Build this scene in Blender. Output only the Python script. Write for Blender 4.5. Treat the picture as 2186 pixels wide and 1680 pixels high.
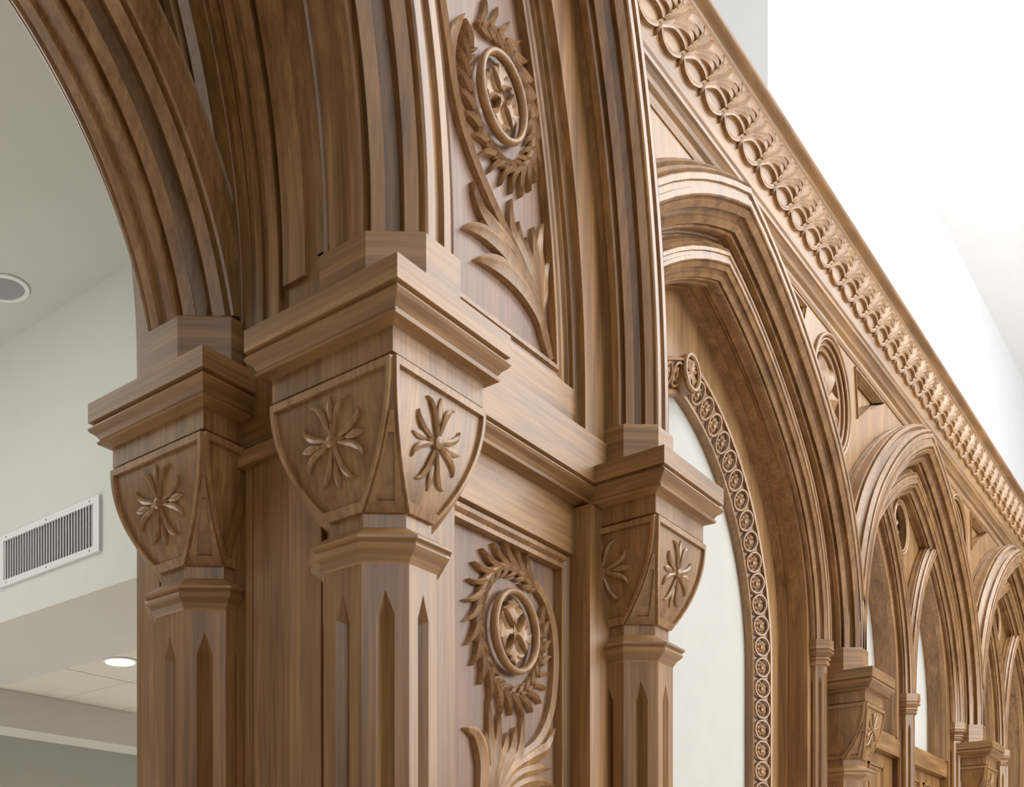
import bpy, math, random
from mathutils import Vector, Matrix
random.seed(7)
for o in list(bpy.data.objects): bpy.data.objects.remove(o)
S = bpy.context.scene
C = S.collection
H = 1.6          # eye height: everything below is authored with z measured from eye level

# ------------------------------------------------------------------ camera
cd = bpy.data.cameras.new('camera'); cam = bpy.data.objects.new('camera', cd); C.objects.link(cam)
cam.location = (0, 0, H); cam.rotation_euler = (math.radians(90), 0, math.radians(-47.25))
cd.sensor_width = 36; cd.lens = 36*2358/2186
cd.shift_x = (1093-600)/2186; cd.shift_y = (1985-840)/2186
cd.clip_start = .05; cd.clip_end = 200
cd.dof.use_dof = True; cd.dof.focus_distance = 5.2; cd.dof.aperture_fstop = 9
S.camera = cam
# ------------------------------------------------------------------ world, lights, exposure
W = bpy.data.worlds.new('world'); S.world = W; W.use_nodes = True
W.node_tree.nodes['Background'].inputs[0].default_value = (.90, .95, 1.0, 1)
W.node_tree.nodes['Background'].inputs[1].default_value = .13
S.view_settings.view_transform = 'Standard'; S.view_settings.look = 'None'
S.view_settings.gamma = 1; S.view_settings.use_curve_mapping = False
S.view_settings.exposure = 0.12

def area(name, loc, target, size, power, col):
    l = bpy.data.lights.new(name, 'AREA'); l.shape = 'RECTANGLE'; l.size, l.size_y = size
    l.energy = power; l.color = col
    o = bpy.data.objects.new(name, l); C.objects.link(o); o.location = loc
    o.rotation_euler = (Vector(target)-Vector(loc)).to_track_quat('-Z', 'Y').to_euler()
    return o
area('nave_window_light', (8.5, -6.8, 3.6+H), (5, 2, 1.6+H), (8, 4.5), 760, (1, .98, .96))
area('nave_skylight', (9.5, -2.6, 7.9+H), (9.5, -1.6, 0+H), (13, 5), 760, (.97, .98, 1))
area('nave_rear_window_light', (-3.5, -6.5, 4.6+H), (3, 2, 1.2+H), (4.5, 4), 150, (.90, .94, 1))
area('nave_ceiling_fill_light', (15, -3, 3.4+H), (15, -2, 8+H), (14, 3), 450, (.98, .99, 1))  # added off-frame uplight, not a known fitting; brightens the nave ceiling
area('recess_wall_fill_light', (1.5, 6.5, 6.2+H), (8.7, 5.0, 6.2+H), (3, 2), 95, (.97, .98, 1))  # added fill aimed at the recess wall; no window is known there
area('sanctuary_light', (1.0, 5.2, 2.9+H), (2.2, 5.6, -1+H), (3, 3), 48, (1, .99, .95))
area('bulkhead_fill_light', (0, 8.6, -.9+H), (4.2, 5.4, 2.6+H), (4, 1.6), 150, (1, .99, .93))  # invented low source, added to lift the bulkhead and soffits

area('tile_ceiling_fill_light', (6.6, 5.0, 1.2+H), (6.6, 5.001, -1.6+H), (3, 3), 130, (1, .98, .94))  # added area light; its bounce off the floor brightens the tile ceiling

# ------------------------------------------------------------------ materials
def mat_base(name):
    m = bpy.data.materials.new(name); m.use_nodes = True
    return m, m.node_tree.nodes, m.node_tree.links, m.node_tree.nodes['Principled BSDF']
def wood(name, axis, c1, c2, rough=.42, fine=1.0, coat=.4):
    m, N, L, b = mat_base(name)
    tc = N.new('ShaderNodeTexCoord'); mp = N.new('ShaderNodeMapping')
    sc = [14*fine]*3; sc[axis] = .9*fine
    if axis != 2: sc = [1.1, 1.1, 16]
    mp.inputs['Scale'].default_value = sc
    L.new(tc.outputs['Object'], mp.inputs['Vector'])
    oi = N.new('ShaderNodeObjectInfo')
    cmb = N.new('ShaderNodeVectorMath'); cmb.operation = 'MULTIPLY_ADD'
    L.new(oi.outputs['Random'], cmb.inputs[0]); cmb.inputs[1].default_value = (9, 7, 5)
    L.new(mp.outputs[0], cmb.inputs[2])
    n1 = N.new('ShaderNodeTexNoise'); n1.inputs['Scale'].default_value = 1.0; n1.inputs['Detail'].default_value = 5
    n1.inputs['Roughness'].default_value = .55; n1.inputs['Distortion'].default_value = .6
    L.new(cmb.outputs[0], n1.inputs['Vector'])
    mp2 = N.new('ShaderNodeMapping'); s2 = [95.]*3; s2[axis] = 3.5
    if axis != 2: s2 = [4., 4., 95.]
    mp2.inputs['Scale'].default_value = s2
    L.new(tc.outputs['Object'], mp2.inputs['Vector'])
    n2 = N.new('ShaderNodeTexNoise'); n2.inputs['Scale'].default_value = 1.0; n2.inputs['Detail'].default_value = 3
    L.new(mp2.outputs[0], n2.inputs['Vector'])
    r = N.new('ShaderNodeValToRGB'); r.color_ramp.elements[0].position = .3; r.color_ramp.elements[1].position = .72
    r.color_ramp.elements[0].color = (*c1, 1); r.color_ramp.elements[1].color = (*c2, 1)
    L.new(n1.outputs['Fac'], r.inputs[0])
    r2 = N.new('ShaderNodeMapRange'); r2.inputs['From Min'].default_value = .35; r2.inputs['From Max'].default_value = .65
    r2.inputs['To Min'].default_value = .74; r2.inputs['To Max'].default_value = 1.12
    L.new(n2.outputs['Fac'], r2.inputs[0])
    mx = N.new('ShaderNodeVectorMath'); mx.operation = 'SCALE'
    L.new(r.outputs[0], mx.inputs[0]); L.new(r2.outputs[0], mx.inputs['Scale'])
    L.new(mx.outputs[0], b.inputs['Base Color'])
    rr = N.new('ShaderNodeMapRange'); rr.inputs['To Min'].default_value = rough-.07; rr.inputs['To Max'].default_value = rough+.1
    L.new(n1.outputs['Fac'], rr.inputs[0]); L.new(rr.outputs[0], b.inputs['Roughness'])
    b.inputs['Coat Weight'].default_value = coat; b.inputs['Coat Roughness'].default_value = .28
    b.inputs['Specular IOR Level'].default_value = .55
    bp = N.new('ShaderNodeBump'); bp.inputs['Strength'].default_value = .12; bp.inputs['Distance'].default_value = .002
    L.new(n2.outputs['Fac'], bp.inputs['Height']); L.new(bp.outputs[0], b.inputs['Normal'])
    return m
D1, D2 = (.182, .086, .023), (.400, .216, .078)
WV = wood('wood_vertical_grain', 2, D1, D2)
WX = wood('wood_long_grain_x', 0, D1, D2)
WY = wood('wood_long_grain_y', 1, D1, D2)
WC = wood('wood_carved', 2, (.262, .136, .050), (.440, .252, .108), rough=.38, fine=.7, coat=.25)
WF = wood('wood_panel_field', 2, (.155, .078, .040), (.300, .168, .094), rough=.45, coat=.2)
def plain(name, col, rough=.8, noise=.03, emit=0, metal=0, scale=6):
    m, N, L, b = mat_base(name)
    tc = N.new('ShaderNodeTexCoord'); n = N.new('ShaderNodeTexNoise'); n.inputs['Scale'].default_value = scale
    n.inputs['Detail'].default_value = 4
    L.new(tc.outputs['Object'], n.inputs['Vector'])
    r = N.new('ShaderNodeMapRange'); r.inputs['To Min'].default_value = 1-noise; r.inputs['To Max'].default_value = 1+noise
    L.new(n.outputs['Fac'], r.inputs[0])
    v = N.new('ShaderNodeVectorMath'); v.operation = 'SCALE'; v.inputs[0].default_value = col
    L.new(r.outputs[0], v.inputs['Scale']); L.new(v.outputs[0], b.inputs['Base Color'])
    b.inputs['Roughness'].default_value = rough; b.inputs['Metallic'].default_value = metal
    if emit:
        b.inputs['Emission Color'].default_value = (1, .98, .94, 1); b.inputs['Emission Strength'].default_value = emit
    return m
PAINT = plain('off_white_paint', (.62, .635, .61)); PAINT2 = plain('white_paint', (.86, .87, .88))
CANVAS = plain('primed_canvas', (.50, .50, .47), .85, .06)
VENTM = plain('vent_enamel', (.72, .73, .74), .4); DARK = plain('duct_dark', (.30, .30, .31))
LAMPM = plain('lamp_lens', (1, 1, 1), .5, 0, emit=6); CHROME = plain('lamp_reflector', (.42, .42, .43), .3, .02, metal=1)
FLOORM = plain('floor_stone', (.60, .52, .44), .4, .08)
SEAM = plain('tile_grid', (.42, .42, .38)); TILE = plain('ceiling_tile', (.70, .70, .64), .9, .03, scale=60)

# ------------------------------------------------------------------ object helpers
def mesh(name, V, F, mat, smooth=None):
    me = bpy.data.meshes.new(name); me.from_pydata([tuple(v) for v in V], [], F)
    me.materials.append(mat)
    import bmesh as _b
    bm = _b.new(); bm.from_mesh(me); _b.ops.recalc_face_normals(bm, faces=bm.faces); bm.to_mesh(me); bm.free()
    if smooth is not None:
        me.shade_smooth(); me.set_sharp_from_angle(angle=math.radians(smooth))
    me.update(); return me
LOC = {}
def link(name, me, parent=None, loc=(0, 0, 0), kind=None, label=None):
    o = bpy.data.objects.new(name, me); C.objects.link(o)
    if parent is None: o.location = Vector(loc)+Vector((0, 0, H))
    else:
        o.parent = parent; o.location = loc
        if parent.name in LOC: o.matrix_parent_inverse = Matrix.Translation(Vector((0, 0, H))-LOC[parent.name])
    if kind: o['kind'] = kind
    if label: o['label'] = label
    return o
def thing(name, loc, label, cat, group=None):
    o = bpy.data.objects.new(name, None); C.objects.link(o)
    o.location = (loc[0], loc[1], loc[2]+H); LOC[o.name] = Vector(o.location)
    o.empty_display_size = .05
    o['label'] = label; o['category'] = cat; o['kind'] = 'thing'
    if group: o['group'] = group
    return o
class MB:
    def __init__(s): s.V = []; s.F = []
    def add(s, V, F):
        n = len(s.V); s.V += list(V); s.F += [tuple(i+n for i in f) for f in F]; return s
    def box(s, a, b):
        x0, y0, z0 = a; x1, y1, z1 = b
        return s.add([(x0,y0,z0),(x1,y0,z0),(x1,y1,z0),(x0,y1,z0),(x0,y0,z1),(x1,y0,z1),(x1,y1,z1),(x0,y1,z1)],
                     [(0,3,2,1),(4,5,6,7),(0,1,5,4),(1,2,6,5),(2,3,7,6),(3,0,4,7)])
    def obj(s, name, mat, parent=None, smooth=None, **k): return link(name, mesh(name, s.V, s.F, mat, smooth), parent, **k)
def box(name, a, b, mat, parent=None, **k): return MB().box(a, b).obj(name, mat, parent, **k)
def loft(rings, closed=True, cap=True):
    V = [p for r in rings for p in r]; n = len(rings[0]); F = []
    for i in range(len(rings)-1):
        for j in range(n if closed else n-1):
            k = (j+1) % n; F.append((i*n+j, i*n+k, (i+1)*n+k, (i+1)*n+j))
    if cap and closed: F.append(tuple(range(n))); F.append(tuple((len(rings)-1)*n+j for j in range(n)))
    return V, F
def octo(prof, n=8):
    rings = []
    for r, z in prof:
        c = r/math.cos(math.pi/n)
        rings.append([(c*math.cos(math.pi/n+2*math.pi*i/n), c*math.sin(math.pi/n+2*math.pi*i/n), z) for i in range(n)])
    return loft(rings)
def section(r, g=1.0):
    P = []
    for k in range(8):
        a = k*math.pi/4; nx, ny = math.cos(a), math.sin(a); tx, ty = -ny, nx
        if k % 2 == 0: L = [(-.33, .84), (-.33, .97), (-.29, 1), (-.12, 1), (-.09, .925), (.09, .925), (.12, 1), (.29, 1), (.33, .97), (.33, .84)]
        else: L = [(-.35, .84), (-.35, .985), (-.14, .985), (-.11, 1-.20*g), (.11, 1-.20*g), (.14, .985), (.35, .985), (.35, .84)]
        for t, d in L: P.append((r*(nx*d+tx*t), r*(ny*d+ty*t)))
    return P
def sweep(sec, path, vc):
    rings = []
    for (u, z, nu, nz, cu) in path:
        R = []
        for a, b in sec:
            if cu is not None and cu[0] == 'apex': R.append((u, vc+b, z+a/max(nz, .3)))
            else:
                x, y = u+nu*a, z+nz*a
                if cu is not None:
                    side, c, za, na = cu
                    if (x-c)*side < 0: x = c; y = min(y, za+a/na)
                R.append((x, vc+b, y))
        rings.append(R)
    return loft(rings)
def arc_path(cu, cz, R, z0, t0, t1, n=28):
    P = []; t0 = math.radians(t0); t1 = math.radians(t1)
    if z0 is not None: P.append((cu+R*math.cos(t0), z0, 1, 0, None))
    for i in range(n+1):
        t = t0+(t1-t0)*i/n
        P.append((cu+R*math.cos(t), cz+R*math.sin(t), math.cos(t), math.sin(t), None))
    return P
def half(kind, Sp, rise, n=16):
    P = []
    if kind == 'tudor':
        R1 = .86*Sp; a1, a2 = math.radians(48), math.radians(73); c1 = Sp-R1
        x1 = c1+R1*math.cos(a1); z1 = R1*math.sin(a1); R2 = x1/(math.cos(a1)-math.cos(a2))
        for i in range(n+1):
            t = a1*i/n; P.append((c1+R1*math.cos(t), R1*math.sin(t)))
        for i in range(1, 9):
            t = a1+(a2-a1)*i/8; P.append((x1+R2*(math.cos(t)-math.cos(a1)), z1+R2*(math.sin(t)-math.sin(a1))))
        k = rise/P[-1][1]; P = [(x, z*k) for x, z in P]; P[-1] = (0, P[-1][1])
    else:
        R = (Sp*Sp+rise*rise)/(2*Sp); am = math.acos((R-Sp)/R) if R > Sp else math.pi/2
        for i in range(n+9):
            t = am*i/(n+8); P.append((Sp-R+R*math.cos(t), R*math.sin(t)))
        P[-1] = (0, P[-1][1])
    out = []
    for i, (x, z) in enumerate(P):
        if i == 0: dx, dz = 0, 1
        elif i == len(P)-1: dx, dz = x-P[i-1][0], z-P[i-1][1]
        else: dx, dz = P[i+1][0]-P[i-1][0], P[i+1][1]-P[i-1][1]
        l = math.hypot(dx, dz); out.append((x, z, dz/l, -dx/l))
    return out
def arch_path(c, Sp, rise, zs, z0=None, kind='tudor'):
    h = half(kind, Sp, rise); za = zs+h[-1][1]; na = max(h[-1][3], .3); R = []
    if z0 is not None: R.append((c+Sp, z0, 1, 0, None))
    for x, z, nx, nz in h[:-1]: R.append((c+x, zs+z, nx, nz, (1, c, za, na)))
    Lp = [(2*c-u, z, -nu, nz, None if cu is None else (-1, c, za, na)) for u, z, nu, nz, cu in R]
    return R+[(c, za, 0, na, ('apex',))]+Lp[::-1]
def arch_outline(c, Sp, rise, zs, off, z0, kind='tudor'):
    """outline polygon of an arched shape offset by off, closed at z0"""
    P = []
    for (u, z, nu, nz, cu) in arch_path(c, Sp, rise, zs, z0, kind):
        if cu is not None and cu[0] == 'apex': P.append((u, z+off/max(nz, .3)))
        else:
            x, y = u+nu*off, z+nz*off
            if cu is not None and (x-cu[1])*cu[0] < 0: continue
            P.append((x, y))
    return P
def plate(name, loops, v0, v1, mat, parent=None, bevel=0, flip=False, **k):
    """flat board cut to outline (with holes) in the u-z plane, between v0 and v1"""
    cu = bpy.data.curves.new('t', 'CURVE'); cu.dimensions = '2D'; cu.fill_mode = 'BOTH'
    cu.extrude = abs(v1-v0)/2-bevel; cu.bevel_depth = bevel; cu.bevel_resolution = 0
    if bevel: cu.offset = -bevel
    for lp in loops:
        s = cu.splines.new('POLY'); s.points.add(len(lp)-1); s.use_cyclic_u = True
        for p, q in zip(s.points, lp): p.co = (q[0], q[1], 0, 1)
    o = bpy.data.objects.new('t', cu); C.objects.link(o)
    dg = bpy.context.evaluated_depsgraph_get(); dg.update()
    me = bpy.data.meshes.new_from_object(o.evaluated_get(dg)); bpy.data.objects.remove(o); bpy.data.curves.remove(cu)
    vm = (v0+v1)/2
    V = [(v.co.x, vm-v.co.z, v.co.y) for v in me.vertices]; F = [tuple(p.vertices) for p in me.polygons]
    bpy.data.meshes.remove(me)
    return link(name, mesh(name, V, F, mat), parent, **k)
def blade(mb, pts, w, h, mapf, w0=None, peak=.35, n=10, flat=False, base=-.004):
    """a carved petal or leaf lobe: ridge along a smoothed spine, tapering to a point"""
    P = [Vector(p) for p in pts]
    if len(P) == 2: P = [P[0], (P[0]+P[1])/2, P[1]]
    def cr(t):
        m = len(P)-1; f = min(int(t*m), m-1); s = t*m-f
        a, b, c, d = P[max(f-1, 0)], P[f], P[f+1], P[min(f+2, m)]
        return .5*((2*b)+(c-a)*s+(2*a-5*b+4*c-d)*s*s+(3*b-a-3*c+d)*s*s*s)
    Q = [cr(i/n) for i in range(n+1)]; rings = []
    for i, q in enumerate(Q):
        t = i/n; d = (Q[min(i+1, n)]-Q[max(i-1, 0)]); d = d.normalized() if d.length else Vector((1, 0)); nn = Vector((-d.y, d.x))
        if w0 is not None and t < peak: ww = w0+(w-w0)*math.sin(t/peak*math.pi/2)
        elif t < peak: ww = w*(.25+.75*math.sin(t/peak*math.pi/2))
        else: ww = w*max(.04, (1-((t-peak)/(1-peak))**1.35))
        if flat: ww = w
        hh = h*(.55+.45*min(1, ww/w)) if not flat else h
        e = .62 if not flat else .85
        rings.append([mapf(q.x-nn.x*ww, q.y-nn.y*ww, base), mapf(q.x-nn.x*ww, q.y-nn.y*ww, hh*e), mapf(q.x-nn.x*ww*.42, q.y-nn.y*ww*.42, hh*(e*.35+.65)*.94),
                      mapf(q.x, q.y, hh), mapf(q.x+nn.x*ww*.42, q.y+nn.y*ww*.42, hh*(e*.35+.65)*.94), mapf(q.x+nn.x*ww, q.y+nn.y*ww, hh*e), mapf(q.x+nn.x*ww, q.y+nn.y*ww, base)])
    mb.add(*loft(rings)); return mb
def tube(mb, pts, r, n=8, closed=False, squash=1.0):
    """round moulding along a 3-D line lying in a u-z plane"""
    m = len(pts); rings = []
    for i, p in enumerate(pts):
        a = pts[(i-1) % m] if closed or i else p; b = pts[(i+1) % m] if closed or i < m-1 else p
        d = (Vector(b)-Vector(a)).normalized(); s = d.cross(Vector((0, 1, 0))).normalized(); e = s.cross(d)
        rings.append([tuple(Vector(p)+s*(r*math.cos(2*math.pi*j/n))+e*(r*squash*math.sin(2*math.pi*j/n))) for j in range(n)])
    if closed: rings.append(rings[0])
    return mb.add(*loft(rings, cap=not closed))
def run(prof, p0, p1, out):
    """straight moulding: prof = [(projection, z)...] closed, extruded p0 -> p1, projecting along out"""
    rings = [[(p[0]+out[0]*a, p[1]+out[1]*a, z) for a, z in prof] for p in (p0, p1)]
    return loft(rings)

# ================================================================== the room
floor = box('floor', (-12, -14, -1.7), (40, 14, -1.6), FLOORM, kind='structure')
box('ceiling', (-10, -9, 8.07), (42, 9, 8.2), PAINT2, kind='structure')
box('wall_right', (8.73, 3.0, -1.6), (42, 3.2, 8.07), PAINT2, kind='structure')
box('wall_recess', (8.73, 3.2, -1.6), (8.9, 9, 8.07), PAINT2, kind='structure')
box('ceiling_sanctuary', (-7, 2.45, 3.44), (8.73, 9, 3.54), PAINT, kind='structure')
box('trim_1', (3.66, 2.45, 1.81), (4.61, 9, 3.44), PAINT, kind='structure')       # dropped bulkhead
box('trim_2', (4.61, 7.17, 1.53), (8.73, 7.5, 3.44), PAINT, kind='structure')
box('wall_left', (-7.2, -9, -1.6), (-7.0, 2.3, 8.07), plain('plaster_warm', (.42, .35, .27)), kind='structure')
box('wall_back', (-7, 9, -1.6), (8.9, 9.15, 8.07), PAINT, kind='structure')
# suspended tile ceiling beyond the bulkhead
gc = box('ceiling_grid', (4.61, 2.45, 1.835), (8.73, 7.17, 1.87), SEAM, kind='structure')
ug = [4.61, 5.19, 5.80, 6.41, 7.02, 7.63, 8.73]; vg = [2.46, 3.87, 5.09, 6.31, 7.17]
for i in range(len(ug)-1):
    for j in range(len(vg)-1):
        box('tile', (ug[i]+.006, vg[j]+.006, 1.815), (ug[i+1]-.006, vg[j+1]-.006, 1.835), TILE, gc)
# recessed lamp in the tile ceiling, and the unlit can in the plaster ceiling
def disc(r0, r1, z0, z1, c, n=40):
    rings = [[(c[0]+r*math.cos(2*math.pi*i/n), c[1]+r*math.sin(2*math.pi*i/n), z) for i in range(n)] for r, z in ((r0, z0), (r1, z1))]
    return loft(rings)
t = thing('recessed_ceiling_lamp', (4.74, 5.86, 1.81), 'lit round recessed lamp in the tiled ceiling behind the screen', 'ceiling lamp')
MB().add(*disc(.118, .100, 1.811, 1.805, (4.74, 5.86))).obj('trim_ring', PAINT2, t)
MB().add(*disc(.098, .098, 1.806, 1.803, (4.74, 5.86))).obj('lens', LAMPM, t)
t = thing('recessed_ceiling_lamp', (3.34, 5.10, 3.40), 'unlit round recessed lamp with metal reflector, left edge of the photo', 'ceiling lamp')
def ringmesh(mb, prof, c, n=40):
    rings = [[(c[0]+r*math.cos(2*math.pi*i/n), c[1]+r*math.sin(2*math.pi*i/n), z) for i in range(n)] for r, z in prof]
    V, F = loft(rings, cap=False); return mb.add(V, F)
ringmesh(MB(), [(.130, 3.438), (.128, 3.430), (.106, 3.428), (.104, 3.436)], (3.34, 5.10)).obj('trim_ring', PAINT2, t, smooth=40)
CAN = MB(); ringmesh(CAN, [(.104, 3.434), (.100, 3.4355), (.06, 3.4375), (.001, 3.4380)], (3.34, 5.10)); CAN.obj('reflector', CHROME, t, smooth=40)
# louvred air vent on the bulkhead
t = thing('air_vent', (3.64, 5.15, 2.0), 'white louvred air vent with a screwed frame on the bulkhead wall', 'vent')
fv = MB()
V0, V1, Z0, Z1 = 4.68, 5.627, 2.008, 2.308
for a, b in (((3.640, V0, Z0), (3.66, V1, Z0+.036)), ((3.640, V0, Z1-.036), (3.66, V1, Z1)), ((3.640, V0, Z0+.036), (3.66, V0+.05, Z1-.036)), ((3.640, V1-.05, Z0+.036), (3.66, V1, Z1-.036))):
    fv.box(a, b)
fv.obj('frame', VENTM, t)
box('backing', (3.655, V0+.05, Z0+.036), (3.659, V1-.05, Z1-.036), DARK, t)
lm = None
for i in range(33):
    v = V0+.064+i*.0256
    if lm is None:
        lv = MB().add([(3.644, -.004, Z0+.036), (3.644, .002, Z0+.036), (3.656, .012, Z0+.036), (3.656, .006, Z0+.036),
                       (3.644, -.004, Z1-.036), (3.644, .002, Z1-.036), (3.656, .012, Z1-.036), (3.656, .006, Z1-.036)],
                      [(0,1,2,3),(4,5,6,7),(0,1,5,4),(1,2,6,5),(2,3,7,6),(3,0,4,7)])
        lm = mesh('louvre', lv.V, lv.F, VENTM)
    link('louvre', lm, t, (0, v, 0))
sm = None
for v in (V0+.08, (V0+V1)/2, V1-.08):
    for z in (Z0+.018, Z1-.018):
        if sm is None:
            V, F = loft([[(0, .007*math.cos(k*math.pi/4), .007*math.sin(k*math.pi/4)) for k in range(8)], [(-.003, .004*math.cos(k*math.pi/4), .004*math.sin(k*math.pi/4)) for k in range(8)]])
            sm = mesh('screw', V, F, CHROME)
        link('screw', sm, t, (3.640, v, z))

# ================================================================== columns
RB = .17; RA = .215; RN = .1135; RS = .125
ZT, ZG, ZM, ZF, ZC = 1.353, 1.3015, 1.243, 1.185, .902
def shaft_mesh(r, ztop, zbot, ztip, zsh, fw, dep):
    mb = MB(); h = r*math.tan(math.pi/8)
    for k in range(8):
        a = k*math.pi/4; n = Vector((math.cos(a), math.sin(a), 0)); tt = Vector((-n.y, n.x, 0))
        P = lambda t, z, d=0: tuple(n*(r-d)+tt*t+Vector((0, 0, z)))
        V = [P(-h, zbot), P(-fw, zbot), P(0, zbot, dep), P(fw, zbot), P(h, zbot),
             P(-h, zsh), P(-fw, zsh), P(0, zsh-.01, dep), P(fw, zsh), P(h, zsh), P(0, ztip), P(0, ztop), P(-h, ztop), P(h, ztop)]
        mb.add(V, [(0,1,6,5), (1,2,7,6), (2,3,8,7), (3,4,9,8), (6,7,10), (7,8,10), (5,6,10,11,12), (8,9,13,11,10)])
    return mesh('shaft', mb.V, mb.F, WV)
SH = shaft_mesh(RS, .80, -1.6, .735, .68, .020, .020)
RING = mesh('collar_ring', *octo([(RN, .872), (RN+.006, .868), (.128, .862), (.150, .846), (.157, .842), (.157, .836), (.149, .832), (.152, .822), (.147, .816), (.135, .806), (.128, .796), (RS, .790)]), WX)
NECK = mesh('neck', *octo([(RN, ZC+.004), (RN, .868)]), WV)
def half_f(t): return .047+(RB-.047)*max(0, 1-t**2.1)
def half_w(t): return RN+(RB-RN)*(1-t**1.9)
def body_mesh():
    rings = []
    zs = [(RB, RB-.0006, ZM+.002), (RB, RB-.0006, ZF+.004), (RB-.007, RB-.0076, ZF+.002), (RB-.007, RB-.0076, ZF-.003), (RB, RB-.0006, ZF-.006)]
    for w, f, z in zs: rings.append((w, f, z))
    z1 = ZF-.006
    for i in range(1, 15):
        t = i/14; rings.append((half_w(t), min(half_f(t), half_w(t)-.0006), z1+(ZC-z1)*t))
    R = []
    for w, f, z in rings: R.append([(w,-f,z),(w,f,z),(f,w,z),(-f,w,z),(-w,f,z),(-w,-f,z),(-f,-w,z),(f,-w,z)])
    return mesh('capital', *loft(R), WV, smooth=12)
BODY = body_mesh()
def square(prof): return loft([[(a, a, z), (-a, a, z), (-a, -a, z), (a, -a, z)] for a, z in prof])
A = RA
ABAC = mesh('abacus', *square([(A, ZT), (A, ZG+.002), (A-.010, ZG-.001), (A-.010, ZG-.006), (A-.001, ZG-.010), (A+.001, ZG-.015), (A-.003, ZG-.022), (A-.014, ZG-.030), (A-.021, ZG-.040),
                                (A-.022, ZG-.044), (A-.016, ZG-.047), (A-.018, ZG-.053), (RB+.010, ZG-.056), (RB+.004, ZM), (RB, ZM-.002)]), WX)
def shield_map(face):
    """map (p across, q height, h proud) onto the leaning face: 0 = front (-y), 1 = left (-x)"""
    z1 = ZF-.006
    def f(p, q, h):
        t = min(1, max(0, (z1-q)/(z1-ZC))); w = half_w(t)+h
        return (p, -w, q) if face == 0 else (-w, -p, q) if face == 1 else (w, p, q) if face == 2 else (-p, w, q)
    return f
def border_mesh(face):
    m = shield_map(face); z1 = ZF-.006; L = []; Ii = []
    n = 16; bw = .011
    for i in range(n+1):
        t = i/n; f = half_f(t)
        fi = max(.02, f-bw*(1+.7*t*t)); q = z1+(ZC-z1)*t
        qi = (z1-.016)+((ZC+.020)-(z1-.016))*t
        L.append((f-.001, q)); Ii.append((max(.012, half_f(min(1, (z1-qi)/(z1-ZC)))-bw), qi))
    out = [(-x, q) for x, q in L]+[(x, q) for x, q in reversed(L)]
    inn = [(-x, q) for x, q in Ii]+[(x, q) for x, q in reversed(Ii)]
    hh = .009; rings = [[m(x, q, 0) for x, q in out], [m(x, q, hh) for x, q in out], [m(x, q, hh) for x, q in inn], [m(x*.985, q, -.001) for x, q in inn]]
    V, F = loft(rings, cap=False); return mesh('shield_border', V, F, WC, smooth=25)
BORD = [border_mesh(i) for i in range(4)]
def flower_mesh(face):
    m = shield_map(face); mb = MB(); cx, cz = 0, 1.055
    for k in range(4):
        a = math.radians(90+90*k+0)
        def tr(p):
            x, y = p; s = 1.0 if k % 2 == 0 else .92
            return (cx+s*(x*math.cos(a)-y*math.sin(a)), cz+s*(x*math.sin(a)+y*math.cos(a)))
        R = [(0.004, 0), (.030, .010), (.058, .020), (.078, .036), (.083, .052)]
        for sgn in (1, -1):
            blade(mb, [tr((x, sgn*y)) for x, y in R], .0068, .0105, m, peak=.6, n=12)
        blade(mb, [tr(p) for p in ((.040, 0), (.070, 0), (.096, 0))], .0085, .007, m, peak=.5)
        blade(mb, [tr(p) for p in ((.000, 0), (.022, 0), (.045, 0))], .005, .007, m, peak=.3)
    V, F = loft([[m(cx+r*math.cos(j*math.pi/6), cz+r*math.sin(j*math.pi/6), h) for j in range(12)] for r, h in ((.014, -.002), (.013, .010), (.005, .014))])
    mb.add(V, F); return mesh('flower', mb.V, mb.F, WC, smooth=50)
FLO = [flower_mesh(i) for i in range(3)]
def chamfer_mesh(sx, sy):
    """raised triangular edging on the corner chamfer"""
    mb = MB(); z1 = ZF-.006
    def P(t, s, h):
        w, f = half_w(t), min(half_f(t), half_w(t)-.0006); c = (w+f)/2+h*.707; d = (w-f)/2*s
        return (sx*(c+d), sy*(c-d), z1+(ZC-z1)*t)
    out = [(.42, 0)]+[(.42+.55*i/8, -(1-.0)) for i in range(1, 9)]
    O = [(.38+.62*i/9, -.96) for i in range(10)]+[(.38+.62*i/9, .96) for i in range(9, -1, -1)]
    I = [(.52+.41*i/9, -.60+.12*i/9) for i in range(10)]+[(.52+.41*i/9, .60-.12*i/9) for i in range(9, -1, -1)]
    R = [[P(t, s, -.002) for t, s in O], [P(t, s, .005) for t, s in O], [P(t, s, .005) for t, s in I], [P(t, s, -.003) for t, s in I]]
    mb.add(*loft(R, cap=False)); return mesh('corner_edging', mb.V, mb.F, WV)
CHM = chamfer_mesh(-1, -1)
def plinth(r, h): return mesh('plinth_block', *octo([(r, ZT-.002), (r, ZT+h-.006), (r-.005, ZT+h)]), WX)
PL16, PL12 = plinth(.158, .150), plinth(.126, .140)
def column(u, v, label, faces, big, left_plain=False):
    t = thing('column', (u, v, -1.6), label, 'column', 'octagonal columns of the carved screen')
    L = (u, v, 0)
    for n, me in (('shaft', SH), ('collar_ring', RING), ('neck', NECK)): link(n, me, t, L)
    cp = link('capital', BODY, t, L)
    for f in (0, 1, 2): link('shield_border', BORD[f], cp)
    for f in faces: link('flower', FLO[f], cp)
    link('corner_edging', CHM, cp)
    link('abacus', ABAC, t, L); link('plinth_block', PL16 if big else PL12, t, (u+(.03 if label.startswith('tall octagonal') else 0), v, 0))
UC, ZS = .04, 1.53           # centre of the great arch
column(1.99, 1.54, 'tall octagonal carved column with the largest, nearest capital at the corner of the pier', (0, 1), True)
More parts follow.
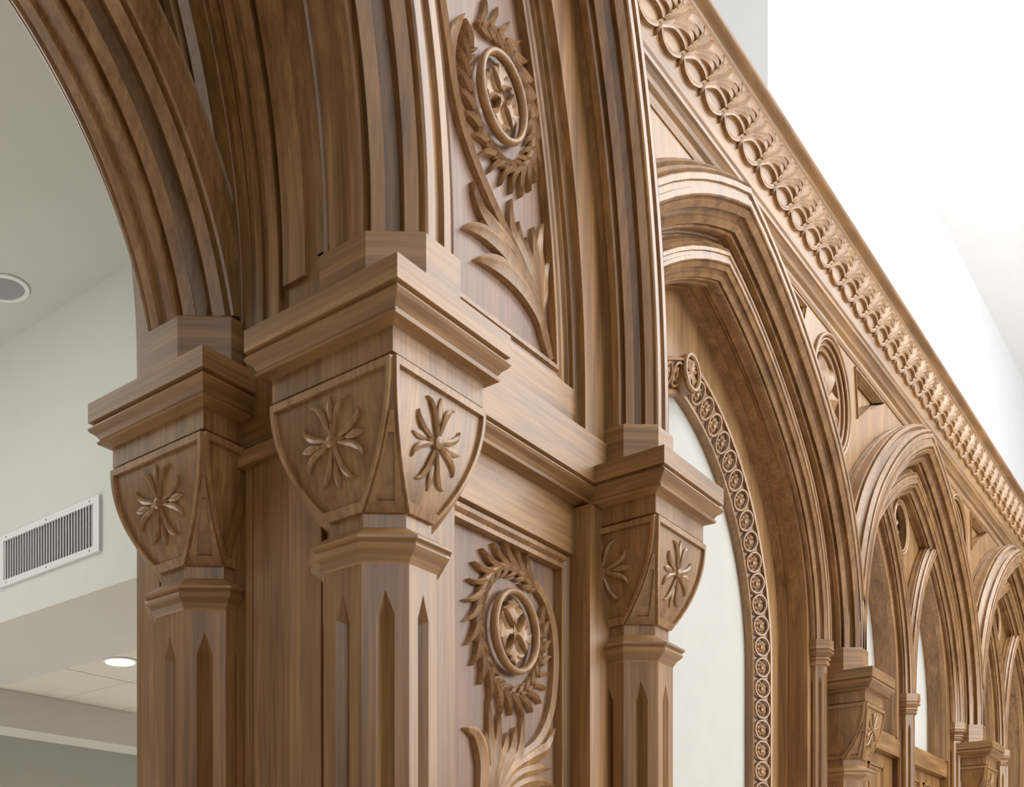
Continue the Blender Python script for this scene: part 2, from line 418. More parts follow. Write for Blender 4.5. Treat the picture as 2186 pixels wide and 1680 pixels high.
column(1.965, 2.08, 'octagonal carved column with a dark capital behind and left of the corner column', (1,), True)
column(3.20, 1.52, 'octagonal carved column at the right end of the pier beside the cream canvas', (0, 1), False)
column(6.42, 1.83, 'first small-looking octagonal column beyond the cream canvas bay, lower right of the photo', (0,), False)
column(9.41, 1.83, 'octagonal column between the second and third bays of the far wing', (0,), False)
column(12.40, 1.83, 'farthest octagonal column of the wing, at the right edge of the photo', (0,), False)

# ================================================================== the pier and the great arch
pier = thing('arch_pier', (2.5, 2.0, -1.6), 'dark wooden pier body with battened jamb behind the two left columns', 'pier')
def ring_poly(c0, R0, t0, c1, R1, t1, zb=None, n=40):
    a = [(c0[0]+R0*math.cos(math.radians(t0+(t1-t0)*i/n)), c0[1]+R0*math.sin(math.radians(t0+(t1-t0)*i/n))) for i in range(n+1)]
    b = [(c1[0]+R1*math.cos(math.radians(t0+(t1-t0)*i/n)), c1[1]+R1*math.sin(math.radians(t0+(t1-t0)*i/n))) for i in range(n+1)]
    if zb is not None: a = [(a[0][0], zb)]+a; b = [(b[0][0], zb)]+b
    return a+b[::-1]
CC = (UC, ZS)
plate('core', [ring_poly(CC, 1.91, 0, CC, 3.25, 85, -1.6)], 1.66, 2.30, WV, pier)
def jamb(name, R0, R1, v0, v1, zb, t1=80, mat=WV, parent=pier):
    return MB().add(*sweep([(R0, v0), (R1, v0), (R1, v1), (R0, v1)], [(u-nu*0, z, nu, nz, c) for u, z, nu, nz, c in
        [(UC, zb, 1, 0, None)]+[(UC, ZS, math.cos(math.radians(t1*i/40)), math.sin(math.radians(t1*i/40)), None) for i in range(41)]], 0)).obj(name, mat, parent, smooth=25)
jamb('jamb_board', 1.905, 2.20, 1.545, 1.67, -1.6)
jamb('jamb_board', 1.898, 1.912, 2.235, 2.325, -1.6)
jamb('jamb_board', 1.875, 1.912, 2.205, 2.228, -1.6)
jamb('jamb_board', 1.886, 1.912, 1.752, 1.872, -1.6)
jamb('jamb_board', 1.868, 1.912, 1.640, 1.738, -1.6)
jamb('batten', 1.854, 1.890, 1.676, 1.745, 1.50)
jamb('batten', 1.865, 1.900, 1.770, 1.800, 1.36)
jamb('batten', 1.874, 1.900, 1.830, 1.850, 1.36)
jamb('batten', 1.854, 1.890, 1.615, 1.640, 1.56)
jamb('batten', 1.845, 1.900, 1.582, 1.600, 1.56)
jamb('batten', 1.892, 1.912, 1.880, 1.905, -1.6)
# tympanum board filling between the small pointed rear arch and the great soffit
plate('tympanum_board', [ring_poly(CC, 1.92, 9, (.87, 1.276), 1.20, 85)], 2.12, 2.20, WV, pier)
def arch_thing(label, paths, name='arch_moulding', cat='arch', group=None):
    t = thing(name, (paths[0][1][0][0], paths[0][2], paths[0][1][0][1]), label, cat, group)
    for pn, path, vc, sec in paths: MB().add(*sweep(sec, path, vc)).obj(pn, WV, t, smooth=28)
    return t
arch_thing('broad ribbed arch moulding rising from the nearest, largest capital', [('rib', arc_path(UC, ZS, 1.98, ZT+.148, 0, 80, 44), 1.54, section(.148, 1.5))])
arch_thing('ribbed arch moulding bordering the wreath panel, above the column beside the cream canvas', [('rib', arc_path(UC, ZS, 3.16, ZT+.138, 0, 60, 44), 1.52, section(.118))])
arch_thing('small ribbed pointed arch springing left from the rear capital', [('rib', arc_path(.84, 1.276, 1.150, None, 12.5, 100, 40), 2.08, section(.145, 1.9))])
arch_thing('rear ribbed moulding of the great arch, half hidden behind the small pointed arch', [('rib', arc_path(UC, ZS, 1.98, ZT+.148, 0, 80, 40), 2.03, section(.120, 1.6))])
# horizontal belts between the capitals
BP = [(-.06, ZT), (.015, ZT), (.015, ZG+.002), (.004, ZG-.001), (.004, ZG-.006), (.014, ZG-.010), (.016, ZG-.015), (.012, ZG-.022), (.000, ZG-.030), (-.008, ZG-.040),
      (-.008, ZG-.044), (-.002, ZG-.047), (-.004, ZG-.053), (-.025, ZG-.056), (-.032, ZM), (-.06, ZM-.002)]
t = thing('belt_moulding', (2.6, 1.53, 1.24), 'light horizontal belt moulding right of the corner capital, above the lower wreath panel', 'moulding')
MB().add(*run(BP, (1.99, 1.53), (3.2, 1.53), (0, -1))).obj('belt', WX, t)
box('fascia_cap', (2.14, 1.518, ZT), (3.15, 1.60, 1.444), WX, t)
box('sill_board', (2.14, 1.556, 1.444), (3.1, 1.66, 1.572), WX, t)
box('frieze_board', (2.05, 1.568, 1.10), (3.02, 1.66, ZM), WX, t)
t = thing('belt_moulding', (1.93, 1.8, 1.24), 'short dark belt moulding across the jamb between the two left capitals', 'moulding')
MB().add(*run(BP, (1.945, 1.60), (1.945, 2.2), (-1, 0))).obj('belt', WY, t)
box('frieze_board', (1.925, 1.62, 1.178), (1.96, 2.0, ZM), WY, t)
box('frieze_board', (1.912, 1.62, 1.13), (1.95, 2.0, 1.168), WY, t)

# ---- front panels of the pier
VF = 1.60        # field plane
def pm(p, q, h): return (p, VF-h, q)
low = thing('carved_panel', (2.62, 1.6, -1.6), 'tall framed panel carved with a leaf wreath below the belt moulding', 'carved panel')
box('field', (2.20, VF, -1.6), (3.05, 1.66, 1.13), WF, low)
box('stile', (2.958, 1.515, -1.6), (3.12, 1.66, 1.235), WV, low)
box('stile', (2.10, 1.560, -1.6), (2.328, 1.66, 1.10), WV, low)
fr = [(0, .06), (0, -.006), (.012, -.006), (.016, .004), (.022, .006), (.030, -.004), (.040, -.006), (.044, .003), (.050, .003), (.056, -.010), (.066, -.012), (.066, .06)]
def frame_v(name, u0, sgn, z0, z1, ou, k=1.0):
    R = [[(u0+sgn*a*k, 1.582+b, z) for a, b in fr] for z in (z0, z1)]
    return MB().add(*loft(R)).obj(name, WV, ou)
frame_v('frame_left', 2.345, -1, -1.6, 1.085, low, .45)
rings = [[(2.905+a, 1.582+b, -1.6) for a, b in fr], [(2.905+a, 1.582+b, 1.050+a) for a, b in fr], [(2.14, 1.582+b, 1.050+a) for a, b in fr]]
MB().add(*loft(rings)).obj('frame', WV, low)
def wreath(parent, cx, cz, mir, ring_r, spine_r, stem, label):
    """leaf wreath with an inner ring and a pierced cross; mir=-1 mirrors it"""
    tr = lambda x, z: (cx+mir*x, cz+z)
    w = MB(); tube(w, [(tr(ring_r*math.cos(2*math.pi*i/56), ring_r*math.sin(2*math.pi*i/56))[0], VF-.020, tr(0, ring_r*math.sin(2*math.pi*i/56))[1]) for i in range(56)], (.0095), 10, True, 1.4)
    ring = w.obj('ring', WC, parent, smooth=60)
    # pierced cross of four flared arms
    for k in range(4):
        a = math.radians(90*k+4); ca, sa = math.cos(a), math.sin(a); ar = ring_r-.016
        def q(x, y): return tr(x*ca-y*sa, x*sa+y*ca)
        arm = [(-.004, -.012), (.018, -.0085), (.038, -.016), (.056, -.036), (.068, -.060), (.078, -.046), (.082, -.030), (.096, -.030), (.097, -.013), (ar/(ar/.108), 0), (.097, .013), (.096, .030), (.082, .030), (.078, .046), (.068, .060), (.056, .036), (.038, .016), (.018, .0085), (-.004, .012)]
        s = ar/.108; P = [(x*s, y*s) for x, y in arm]; c = (.062*s, 0)
        V = []; F = []; n = len(P)
        for h, sc in ((-.004, 1), (.016, 1), (.020, .88), (.013, .50)):
            V += [pm(*q(c[0]+(x-c[0])*sc, y*sc), h) for x, y in P]
        for l in range(3):
            for j in range(n): F.append((l*n+j, l*n+(j+1) % n, (l+1)*n+(j+1) % n, (l+1)*n+j))
        F.append(tuple(3*n+j for j in range(n)))
        link('cross_arm', mesh('cross_arm', V, F, WC, smooth=35), parent)
    # curled spine with outer and inner leaflets
    N = 24; t0, t1 = 52, 52+338
    def sp(f):
        th = math.radians(t0+(t1-t0)*f); r = spine_r*(1.03-.12*f**3); return r*math.cos(th), r*math.sin(th), th
    s = MB(); blade(s, [tr(*sp(i/40)[:2]) for i in range(41)], .012, .022, pm, w0=.008, peak=.25, n=60)
    spine = s.obj('wreath_stem', WC, parent, smooth=60)
    def leaflet(nm, L, wd, h):
        mb = MB(); blade(mb, [(-.006, 0), (L*.5, L*.09), (L, L*.0)], wd, h, lambda p, q, hh: (p, -hh, q), peak=.30, w0=wd*.8, n=8); return mesh(nm, mb.V, mb.F, WC, smooth=35)
    for nm, L, wd, h, turn in (('outer_leaf', .100, .0098, .026, 40), ('inner_leaf', .062, .0075, .020, -38)):
        me = leaflet(nm, L, wd, h)
        for i in range(N):
            f = (i+.3)/N; x, z, th = sp(f); tang = th+math.pi/2
            ang = tang-math.radians(turn)
            X, Z = tr(x, z)
            o = link(nm, me, spine, (X, VF, Z))
            sc = (1-.35*f*f)*(.85+.15*random.random()) if turn > 0 else (1-.2*f)
            if mir < 0: ang = math.pi-ang
            o.rotation_euler = (0, -ang, 0); o.scale = (sc, 1, sc*(1 if mir > 0 else -1))
wreath(low, 2.655, .816, 1, .108, .172, None, '')
def lobes(parent, D, stem, wl, nm='leaf_lobe'):
    for pts, w, h in D:
        h *= .68; w *= .92
        m = MB(); blade(m, pts, w, h, pm, w0=.010, peak=.6, n=16); m.obj(nm, WC, parent, smooth=35)
    for st in stem:
        m = MB(); blade(m, st, wl, .024, pm, w0=wl, peak=.9, n=50); m.obj('stem', WC, parent, smooth=60)
B0 = (2.500, .20); B1 = (2.535, .31)
LW = [([B0, (2.50, .33), (2.508, .44), (2.475, .512), (2.419, .522)], .026, .040),
      ([B0, B1, (2.526, .391), (2.545, .492), (2.534, .615)], .027, .040), ([B0, B1, (2.526, .43), (2.521, .49), (2.520, .53)], .018, .034),
      ([B0, B1, (2.549, .413), (2.575, .496), (2.587, .583)], .025, .042), ([B0, B1, (2.572, .42), (2.613, .49), (2.629, .538)], .018, .036),
      ([B0, B1, (2.585, .41), (2.65, .49), (2.668, .557)], .024, .042), ([B0, B1, (2.600, .40), (2.69, .485), (2.708, .602)], .026, .040),
      ([B0, (2.55, .34), (2.63, .43), (2.745, .484), (2.835, .520), (2.882, .582)], .028, .042),
      ([B0, (2.55, .32), (2.65, .415), (2.77, .452), (2.866, .466)], .027, .042),
      ([B0, (2.55, .30), (2.65, .385), (2.77, .420), (2.89, .418)], .027, .040), ([B0, (2.55, .27), (2.65, .345), (2.76, .37), (2.87, .350)], .027, .038)]
lobes(low, LW, [[(2.515, .30), (2.57, .385), (2.664, .462), (2.786, .530), (2.858, .62), (2.886, .735), (2.882, .845), (2.846, .925), (2.790, .968), (2.73, .985)]], .014)

upp = thing('carved_panel', (2.62, 1.6, 1.57), 'curved upper panel carved with a leaf wreath and acanthus above the belt moulding', 'carved panel')
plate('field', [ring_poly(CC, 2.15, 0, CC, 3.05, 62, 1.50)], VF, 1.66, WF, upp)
def arc_fr(nm, R0, k, prof=fr, zb=1.575):
    return MB().add(*sweep([(a*k, 1.582+b) for a, b in prof], arc_path(UC, ZS, R0, zb, 0, 60, 40), 0)).obj(nm, WV, upp, smooth=20)
arc_fr('frame_left', 2.288, -.62)
arc_fr('side_board', 2.902, 1, [(0, -.022), (.016, -.03), (.016, -.052), (.30, -.052), (.30, .07), (0, .07)], 1.444)
arc_fr('side_board', 2.262, -1, [(0, -.022), (.10, -.022), (.10, .07), (0, .07)], 1.444)
RF = 2.838; rings = [[(2.10, 1.582+b, 1.628-a) for a, b in fr], [(UC+math.sqrt((RF+a)**2-(.098-a)**2), 1.582+b, 1.628-a) for a, b in fr]]
rings += [[(UC+(RF+a)*math.cos(math.radians(t)), 1.582+b, ZS+(RF+a)*math.sin(math.radians(t))) for a, b in fr] for t in range(3, 61, 2)]
MB().add(*loft(rings)).obj('frame', WV, upp, smooth=20)
wreath(upp, 2.588, 2.240, -1, .108, .170, None, '')
BU, BV = (2.862, 1.640), (2.803, 1.731)
UP = [([BU, BV, (2.708, 1.778), (2.606, 1.790), (2.526, 1.778), (2.469, 1.756)], .028, .042), ([BU, BV, (2.722, 1.80), (2.618, 1.839), (2.526, 1.846), (2.449, 1.831), (2.414, 1.812)], .024, .040),
      ([BU, BV, (2.722, 1.817), (2.618, 1.852), (2.493, 1.868)], .022, .038), ([BU, BV, (2.722, 1.824), (2.618, 1.866), (2.526, 1.885), (2.478, 1.914), (2.458, 1.955)], .024, .042),
      ([BU, BV, (2.748, 1.846), (2.689, 1.884), (2.65, 1.927), (2.647, 2.0)], .025, .040), ([BU, BV, (2.762, 1.856), (2.708, 1.893), (2.682, 1.955)], .020, .038),
      ([BU, BV, (2.769, 1.852), (2.735, 1.892), (2.722, 1.93)], .018, .036), ([BU, BV, (2.782, 1.851), (2.772, 1.908), (2.765, 1.978)], .020, .040),
      ([BU, BV, (2.799, 1.844), (2.792, 1.911), (2.803, 1.967), (2.818, 2.012)], .020, .038), ([BU, BV, (2.817, 1.841), (2.819, 1.93)], .016, .032),
      ([BU, BV, (2.826, 1.812), (2.826, 1.858), (2.840, 1.895), (2.856, 1.922)], .018, .034)]
lobes(upp, UP, [[(2.76, 1.785), (2.695, 1.85), (2.59, 1.915), (2.520, 1.965), (2.455, 2.02), (2.40, 2.085), (2.366, 2.16), (2.356, 2.23), (2.372, 2.30), (2.42, 2.37)],
                [(2.366, 2.16), (2.34, 2.25), (2.305, 2.36), (2.262, 2.47), (2.2, 2.6)]], .014)

# ================================================================== the wing: bays, arches, spandrels
BAYS = [(4.77, 'first', 1.65), (7.915, 'second', 1.495), (10.905, 'third', 1.495), (13.9, 'fourth', 1.495)]
SP_O, RI_O, ZO = 1.60, 1.60, 1.492
SP_I, RI_I, ZI = 1.325, 1.37, 1.50
VO, VI, VW = 1.83, 1.875, 1.885
# slender colonettes
CS = shaft_mesh(.056, 1.37, -1.6, 1.315, 1.28, .009, .009)
CK = mesh('capital', *octo([(.085, 1.500), (.085, 1.452), (.079, 1.449), (.079, 1.446), (.086, 1.440), (.086, 1.434), (.074, 1.424), (.066, 1.414), (.072, 1.410), (.072, 1.402), (.064, 1.396), (.064, 1.390), (.069, 1.386), (.066, 1.376), (.056, 1.370)]), WX)
def colonette(u, v, label, grp):
    t = thing('colonette', (u, v, -1.6), label, 'column', grp)
    link('shaft', CS, t, (u, v, 0)); link('capital', CK, t, (u, v, 0))
ordn = {0: 'first', 1: 'second', 2: 'third', 3: 'fourth'}
colonette(4.77+1.37, VI, 'slender octagonal colonette on the right side of the cream canvas bay', 'slender colonettes')
for i, (c, nm, SP_O) in list(enumerate(BAYS))[1:]:
    for du, side in ((0, 'middle of'), (SP_I, 'right side of')) if i < 3 else ((0, 'middle of'),):
        colonette(c+du, VI, 'slender octagonal colonette at the %s the %s arched bay from the pier' % (side, nm), 'slender colonettes')
for i, (c, nm, SP_O) in enumerate(BAYS):
    SP_I = 1.37 if i == 0 else 1.325
    po = arch_path(c, SP_O, RI_O, ZO, 1.49); pi = arch_path(c, SP_I, RI_I, ZI, 1.498)
    t = arch_thing('ribbed outer arch of the %s bay of the wing%s' % (nm, ', over the cream canvas' if i == 0 else ''), [('rib', po, VO, section(.122))], group='outer arches of the wing')
    t2 = arch_thing('ribbed inner arch moulding nested inside the %s bay of the wing' % nm, [('rib', pi, VI, section(.080))], group='inner arches of the wing')
    # back board between the two orders, and the deep plain reveal
    plate('back_board', [arch_outline(c, SP_O, RI_O, ZO, .03, -1.6), arch_outline(c, SP_I, RI_I, ZI, -.03, -1.55)], 1.858, 1.89, WV, t2)
    rd = .075 if i == 0 else .20
    rv = [(-.030, -.03), (.02, -.03), (.02, rd), (-.030, rd)]
    sw = arch_path(c, SP_I-.045, RI_I+.02, ZI, -1.6)
    MB().add(*sweep([(a-.035, b) for a, b in rv], sw, VI+.03)).obj('reveal', WV, t2, smooth=30)
# ---- first bay: canvas niche
c = 4.77; SP_I = 1.325
nic = thing('icon_niche', (c, 2.05, -1.6), 'arched niche with a cream canvas and a border of carved roundels', 'niche')
st = [(.10, -.02), (.060, -.030), (.060, -.012), (.040, -.010), (.036, -.022), (.018, -.022), (.014, -.004), (.0, -.002), (-.008, -.014), (-.022, -.014), (-.026, .03), (.10, .03)]
MB().add(*sweep(st, arch_path(c, 1.262, 1.335, ZI, -1.6), 1.985)).obj('niche_moulding', WV, nic, smooth=30)
plate('tympanum', [arch_outline(c, 1.30, 1.36, ZI, 0, -1.6), arch_outline(c, .918, 1.118, 1.31, .02, -1.55, 'lancet')], 2.012, 2.03, WC, nic)
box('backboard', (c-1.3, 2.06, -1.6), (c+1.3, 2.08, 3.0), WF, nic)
# conical carved border
BS, BR, BZ = .918, 1.118, 1.31
def bpath(off=0, z0=-1.6): return arch_path(c, BS+off, BR+off, BZ, z0, 'lancet')
TL = math.radians(24); cT, sT = math.cos(TL), math.sin(TL)
def band_sec(a0, a1, h0, h1):
    L = [(a0, h0), (a1, h0), (a1, h1), (a0, h1)]
    return [(a*cT+h*sT*-1, -a*sT-h*cT) for a, h in L]
VB = 1.99
band = MB().add(*sweep([(-.070, .035), (-.070, -.005)]+[], bpath(), VB)) if False else MB()
band.add(*sweep(band_sec(-.061, .061, -.02, .0), bpath(), VB))
band = band.obj('roundel_border', WF, nic, smooth=30)
for a0, a1, nmx in ((-.067, -.056, 'inner_fillet'), (.056, .067, 'outer_fillet')):
    MB().add(*sweep(band_sec(a0, a1, -.02, .012), bpath(), VB)).obj(nmx, WC, nic, smooth=30)
MB().add(*sweep([(-.076, .0), (-.061, .0), (-.061, .06), (-.076, .06)], bpath(), VB+.010)).obj('inner_reveal', WV, nic, smooth=30)
MB().add(*sweep([(.046, -.026), (.061, -.028), (.061, .04), (.046, .04)], bpath(), VB)).obj('outer_reveal', WV, nic, smooth=30)
plate('canvas', [arch_outline(c, BS, BR, BZ, -.05, -1.6, 'lancet')], 2.040, 2.049, CANVAS, nic)
# roundel: ring + square-petalled flower, authored flat (x across, z along, -y proud)
def roundel(nm, r, cross=False):
    mb = MB(); tube(mb, [(r*.86*math.cos(2*math.pi*i/28), -.010, r*.86*math.sin(2*math.pi*i/28)) for i in range(28)], r*.115, 6, True)
    mf = lambda p, q, h: (p, -h, q)
    if not cross:
        for k in range(4):
            a = k*math.pi/2+math.pi/4
            for d in (-.36, .36): blade(mb, [(r*.15*math.cos(a), r*.15*math.sin(a)), (r*.62*math.cos(a+d), r*.62*math.sin(a+d))], r*.17, .010, mf, w0=r*.12, peak=.7, n=5)
        V, F = loft([[mf(s*math.cos(j*math.pi/2+math.pi/4), s*math.sin(j*math.pi/2+math.pi/4), h) for j in range(4)] for s, h in ((r*.30, 0), (r*.27, .015), (r*.16, .012))]); mb.add(V, F)
    else:
        for k in range(4):
            a = k*math.pi/2+math.pi/4; ca, sa = math.cos(a), math.sin(a)
            for y in (-.30, 0, .30):
                blade(mb, [(0, 0), (r*(.3*ca-y*.3*sa), r*(.3*sa+y*.3*ca)), (r*(.64*ca-y*sa), r*(.64*sa+y*ca))], r*.10, .013, mf, w0=r*.09, peak=.8, n=6)
    return mesh(nm, mb.V, mb.F, WC, smooth=50)
RM = roundel('roundel', .0535)
hp = half('lancet', BS, BR, 60)
pts = [(0.0, 0.0)]; prevz = -2.0
path = [(BS, -1.0)]+[(BS, -1.0+.05*i) for i in range(1, int((1.0)/.05))]+[(x, z) for x, z, a, b in hp]
path = [(BS, BZ-.85)]+[(x, BZ+z) for x, z, a, b in hp]
acc = []; s = 0; last = path[-1]; cum = [0]
P2 = path[::-1]
for i in range(1, len(P2)): cum.append(cum[-1]+math.dist(P2[i], P2[i-1]))
d = .118; step = .1035
while d < cum[-1]:
    k = max(j for j in range(len(cum)) if cum[j] <= d); f = (d-cum[k])/(cum[k+1]-cum[k]) if k+1 < len(cum) else 0
    x = P2[k][0]+(P2[k+1][0]-P2[k][0])*f; z = P2[k][1]+(P2[k+1][1]-P2[k][1])*f
    tx, tz = P2[k][0]-P2[k+1][0], P2[k][1]-P2[k+1][1]; l = math.hypot(tx, tz); acc.append((x, z, tx/l, tz/l)); d += step
for sd in (1, -1):
    for x, z, tx, tz in acc:
        n = Vector((sd*tz, 0, -tx)); T = Vector((sd*tx, 0, tz))      # outward normal and tangent in the wall plane
        X = n*cT+Vector((0, -sT, 0)); Zp = T; Y = Zp.cross(X)
        if Y.y < 0: Y = -Y; X = X
        if Matrix((X, Y, Zp)).determinant() < 0: Zp = -Zp
        o = link('roundel', RM, band, (c+sd*x, VB, z)); o.rotation_mode = 'QUATERNION'
        o.rotation_quaternion = Matrix((X, Y, Zp)).transposed().to_quaternion()
big = MB()
V, F = loft([[(.082*math.cos(j*math.pi/20), y, .082*math.sin(j*math.pi/20)) for j in range(40)] for y in (.05, -.0)]); big.add(V, F)
bo = big.obj('top_boss', WV, nic, loc=(c-.02, 1.962, 2.428), smooth=40)
link('boss_roundel', roundel('boss_roundel', .086, True), bo, (0, 0, 0))

# ---- second to fourth bays: paired lancet lights
for i, (c, nm, SP_O) in list(enumerate(BAYS))[1:]:
    tr = thing('lancet_pair', (c, 1.9, -1.6), 'pair of pointed lights with tracery filling the %s arched bay from the pier' % nm, 'window tracery', 'paired lights of the wing')
    LS, LR = .6625, 1.11
    holes = []
    for sd in (-1, 1):
        cc = c+sd*LS
        MB().add(*sweep(section(.062), arch_path(cc, LS-.02, LR, ZI, 1.498, 'lancet'), VI)).obj('light_rib', WV, tr, smooth=28)
        MB().add(*sweep([(.0, -.02), (.05, -.02), (.05, .13), (.0, .13)], arch_path(cc, .50, .93, ZI, 1.215, 'lancet'), 1.90)).obj('light_reveal', WV, tr, smooth=28)
        MB().add(*sweep([(-.004, -.03), (.018, -.03), (.024, -.018), (.034, -.018), (.04, -.030), (.062, -.026), (.062, .0), (-.004, .0)], arch_path(cc, .50, .93, ZI, 1.215, 'lancet'), 1.905)).obj('light_moulding', WC, tr, smooth=28)
        holes.append(arch_outline(cc, .50, .93, ZI, .02, 1.215, 'lancet'))
        plate('canvas', [arch_outline(cc, .50, .93, ZI, .03, 1.2, 'lancet')], 2.00, 2.01, CANVAS, tr)
        # panelled dado under the light
        for q in (-1, 1):
            fu = cc+q*.22
            for (u0, u1, z0, z1) in ((fu-.16, fu+.16, .42, 1.02), (fu-.16, fu+.16, -.4, .28)):
                m = MB()
                for j, w in enumerate((0, .018, .036)):
                    m.box((u0+w, 1.930-.010+j*.006, z0+w), (u1-w, 1.94, z0+w+.014)); m.box((u0+w, 1.92+j*.006, z1-w-.014), (u1-w, 1.94, z1-w))
                    m.box((u0+w, 1.92+j*.006, z0+w), (u0+w+.014, 1.94, z1-w)); m.box((u1-w-.014, 1.92+j*.006, z0+w), (u1-w, 1.94, z1-w))
                m.obj('panel_moulding', WV, tr)
    hole = [(c+.150*math.cos(2*math.pi*j/32), 2.585+.150*math.sin(2*math.pi*j/32)) for j in range(32)]
    plate('tracery_board', [arch_outline(c, 1.325, RI_I, ZI, -.01, 1.19)]+holes+[hole], 1.90, 1.93, WV, tr)
    box('transom_rail', (c-SP_I, 1.885, 1.10), (c+SP_I, 1.99, 1.218), WX, tr)
    box('dado_board', (c-SP_I, 1.93, -1.6), (c+SP_I, 1.99, 1.10), WV, tr)
    for w, r in ((.020, .168), (.012, .146)):
        m = MB(); tube(m, [(c+r*math.cos(2*math.pi*j/40), 1.895, 2.585+r*math.sin(2*math.pi*j/40)) for j in range(40)], w*.6, 8, True); m.obj('ring_moulding', WC, tr, smooth=60)
    box('medallion_back', (c-.17, 1.975, 2.40), (c+.17, 1.985, 2.77), WF, tr)
    m = MB()
    for k in range(8):
        a = k*math.pi/4
        blade(m, [(c+.01*math.cos(a), 2.585+.01*math.sin(a)), (c+.135*math.cos(a), 2.585+.135*math.sin(a))], .036, .055, lambda p, q, h: (p, 1.975-h, q), w0=.012, peak=.55, n=8)
    m.obj('star', WC, tr, smooth=40)

# ---- spandrels with star medallions
def star_med(parent, cu, cz, r):
    for w, rr, y in ((.020, r+.018, VW-.008), (.013, r-.004, VW-.004), (.012, r-.028, VW+.012), (.010, r-.052, VW+.03)):
        m = MB(); tube(m, [(cu+rr*math.cos(2*math.pi*j/56), y, cz+rr*math.sin(2*math.pi*j/56)) for j in range(56)], w*.6, 8, True); m.obj('ring_moulding', WC, parent, smooth=60)
    V = []; F = []
    for j in range(56):
        a = 2*math.pi*j/56
        for rr, y in ((r+.006, VW), (r-.055, VW+.035), (r-.058, VW+.09)): V.append((cu+rr*math.cos(a), y, cz+rr*math.sin(a)))
    for j in range(56):
        for q in range(2): F.append((j*3+q, ((j+1) % 56)*3+q, ((j+1) % 56)*3+q+1, j*3+q+1))
    MB().add(V, F).obj('cavetto', WC, parent, smooth=40)
    m = MB(); V, F = loft([[(cu+(r-.05)*math.cos(2*math.pi*j/40), y, cz+(r-.05)*math.sin(2*math.pi*j/40)) for j in range(40)] for y in (VW+.10, VW+.08)]); m.add(V, F); m.obj('sunk_ground', WF, parent)
    for k in range(8):
        a = k*math.pi/4+.2; ln = (r-.062)
        m = MB(); blade(m, [(cu+.02*math.cos(a), cz+.02*math.sin(a)), (cu+ln*.5*math.cos(a), cz+ln*.5*math.sin(a)), (cu+ln*math.cos(a+.10), cz+ln*math.sin(a+.10))], .062, .085, lambda p, q, h: (p, VW+.085-h, q), w0=.02, peak=.6, n=10)
        m.obj('star_point', WC, parent, smooth=40)
for i, cu in enumerate((3.4, 6.42, 9.41, 12.4)):
    lab = ('spandrel panel above the cream canvas arch, mostly hidden by the pier', 'spandrel panel with a round star medallion between the first and second arches',
           'spandrel panel with a round star medallion between the second and third arches', 'spandrel panel between the third and fourth arches at the right edge')[i]
    sp = thing('spandrel_panel', (cu, VW, 1.5), lab, 'panel', 'spandrels of the wing')
    cL = ([1.815]+[b[0] for b in BAYS])[i]; cR = BAYS[i][0]
    SR = BAYS[i][2]; SL = BAYS[max(0, i-1)][2]
    right = [p for p in arch_outline(cR, SR, RI_O, ZO, .02, 1.4) if p[0] < cR+1e-4][::-1]     # bottom .. apex
    left = [p for p in arch_outline(cL, SL, RI_O, ZO, .02, 1.4) if p[0] > cL-1e-4]            # bottom .. apex
    top = 3.30
    if i == 0: outl = [(3.45, 1.4), (3.45, top), (cR, top)]+right[::-1]; outl = [(3.30, 1.45), (3.30, top), (cR, top)]+right[::-1]
    else: outl = [(cL, top)]+left[::-1]+right+[(cR, top)]
    # make sure the outline is ordered: left apex -> down -> up -> right apex
    holes = []
    if i == 0: outl = [(3.33, top)]+[(3.33, 1.46)]+sorted([p for p in right], key=lambda p: p[1] if p[0] < cR-1.5 else 10+p[0])+[(cR, top)]
    else:
        Ls = sorted(left, key=lambda p: p[0]); Rs = sorted(right, key=lambda p: p[0])
        outl = [(cL, top)]+Ls+[p for p in Rs if p[0] > Ls[-1][0]+1e-3]+[(cR, top)]
    cz = 2.90; r = .30
    if i > 0:
        holes.append([(cu+.03+r*math.cos(2*math.pi*j/48), cz+r*math.sin(2*math.pi*j/48)) for j in range(48)])
        for sd in (-1, 1):
            T = [(cu+.03+sd*.44, 3.215), (cu+sd*1.02, 3.215), (cu+sd*.74, 3.09), (cu+sd*.52, 2.96)]
            holes.append(T)
            m = MB()
            for g in range(4):
                cxm = sum(p[0] for p in T)/4; czm = sum(p[1] for p in T)/4; kk = 1.06-.09*g
                tube(m, [(cxm+(p[0]-cxm)*kk, VW-.003+.010*g, czm+(p[1]-czm)*kk) for p in T], .0085, 6, True)
            m.obj('triangle_moulding', WV, sp, smooth=50)
            plate('sunk_panel', [[(cxm+(p[0]-cxm)*1.1, czm+(p[1]-czm)*1.1) for p in T]], VW+.036, VW+.045, WC, sp)
    plate('board', [outl]+holes, VW, VW+.03, WC, sp)
    plate('backing', [outl], VW+.085, VW+.11, WC, sp)
    if i > 0: star_med(sp, cu+.03, cz, r)

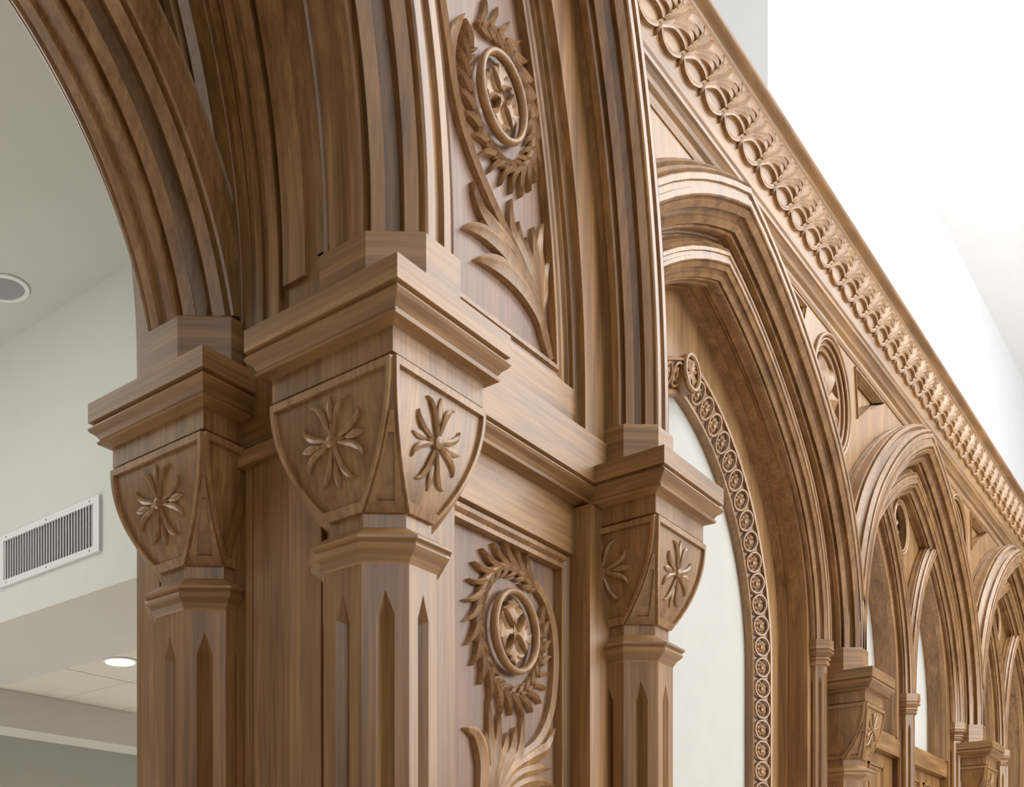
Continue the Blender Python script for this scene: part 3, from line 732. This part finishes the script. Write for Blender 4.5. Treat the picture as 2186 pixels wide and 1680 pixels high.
# ---- cornice with carved leaf frieze
cor = thing('cornice', (8, 1.85, 3.25), 'long cornice with a running frieze of carved leaves above the arches of the wing', 'cornice')
VC = 1.85; U0, U1 = 3.40, 15.4
cprof = [(-.12, 3.245), (-.030, 3.245), (-.024, 3.262), (-.026, 3.285), (-.012, 3.298), (-.006, 3.312), (-.016, 3.318), (-.016, 3.330), (-.004, 3.345), (.006, 3.352), (.008, 3.366), (-.004, 3.372), (-.004, 3.385), (.004, 3.396), (0, 3.404), (-.12, 3.404)]
MB().add(*run(cprof, (U0, VC), (U1, VC), (0, -1))).obj('bed_moulding', WX, cor)
box('frieze_board', (U0, VC, 3.404), (U1, VC+.12, 3.86), WX, cor)
cp = [(-.12, 3.830), (.0, 3.830), (.003, 3.838), (.010, 3.843), (.026, 3.846), (.036, 3.850), (.044, 3.856), (.047, 3.864), (.044, 3.872), (.034, 3.878), (.0, 3.882), (-.12, 3.882)]
m = MB().add(*run(cp, (U0, VC), (U1, VC), (0, -1))).obj('crown_moulding', WX, cor, smooth=40)
def fm(p, q, h): return (p, -h, q)
U = MB(); fw = .0095
blade(U, [(-.205, .001), (-.191, -.006), (-.178, -.038), (-.128, -.052), (-.062, -.034), (0, 0)], fw, .018, fm, w0=.010, peak=.7, n=18, flat=True)
blade(U, [(-.200, .004), (-.098, .061), (-.031, .073), (.019, .061), (.036, .030)], fw, .019, fm, w0=.011, peak=.5, n=16, flat=True)
blade(U, [(0, -.002), (-.012, -.028), (-.020, -.052)], .010, .024, fm, w0=.010, peak=.3, n=6)
blade(U, [(-.010, -.004), (.06, .042), (.128, .096), (.228, .190), (.310, .270)], .021, .026, fm, w0=.012, peak=.75, n=14)
blade(U, [(.03, .03), (.128, .098), (.235, .178), (.325, .252)], .015, .032, fm, w0=.010, peak=.75, n=12)
blade(U, [(.03, .028), (.13, .12), (.20, .19), (.240, .268)], .012, .020, fm, w0=.010, peak=.6, n=10)
for pts, w, h in (([(.05, .04), (.18, .140), (.30, .215), (.395, .232), (.437, .208)], .022, .024), ([(.06, .045), (.18, .120), (.29, .172), (.352, .178), (.380, .150)], .019, .026),
                  ([(.08, .052), (.19, .112), (.27, .137), (.310, .126), (.312, .090)], .017, .024)):
    blade(U, pts, w, h, fm, w0=.010, peak=.68, n=14)
UM = mesh('leaf_unit', U.V, U.F, WC, smooth=50)
k0 = 4.367-.2115*5
for k in range(53):
    link('leaf_unit', UM, cor, (k0+.2125*k, VC, 3.528))
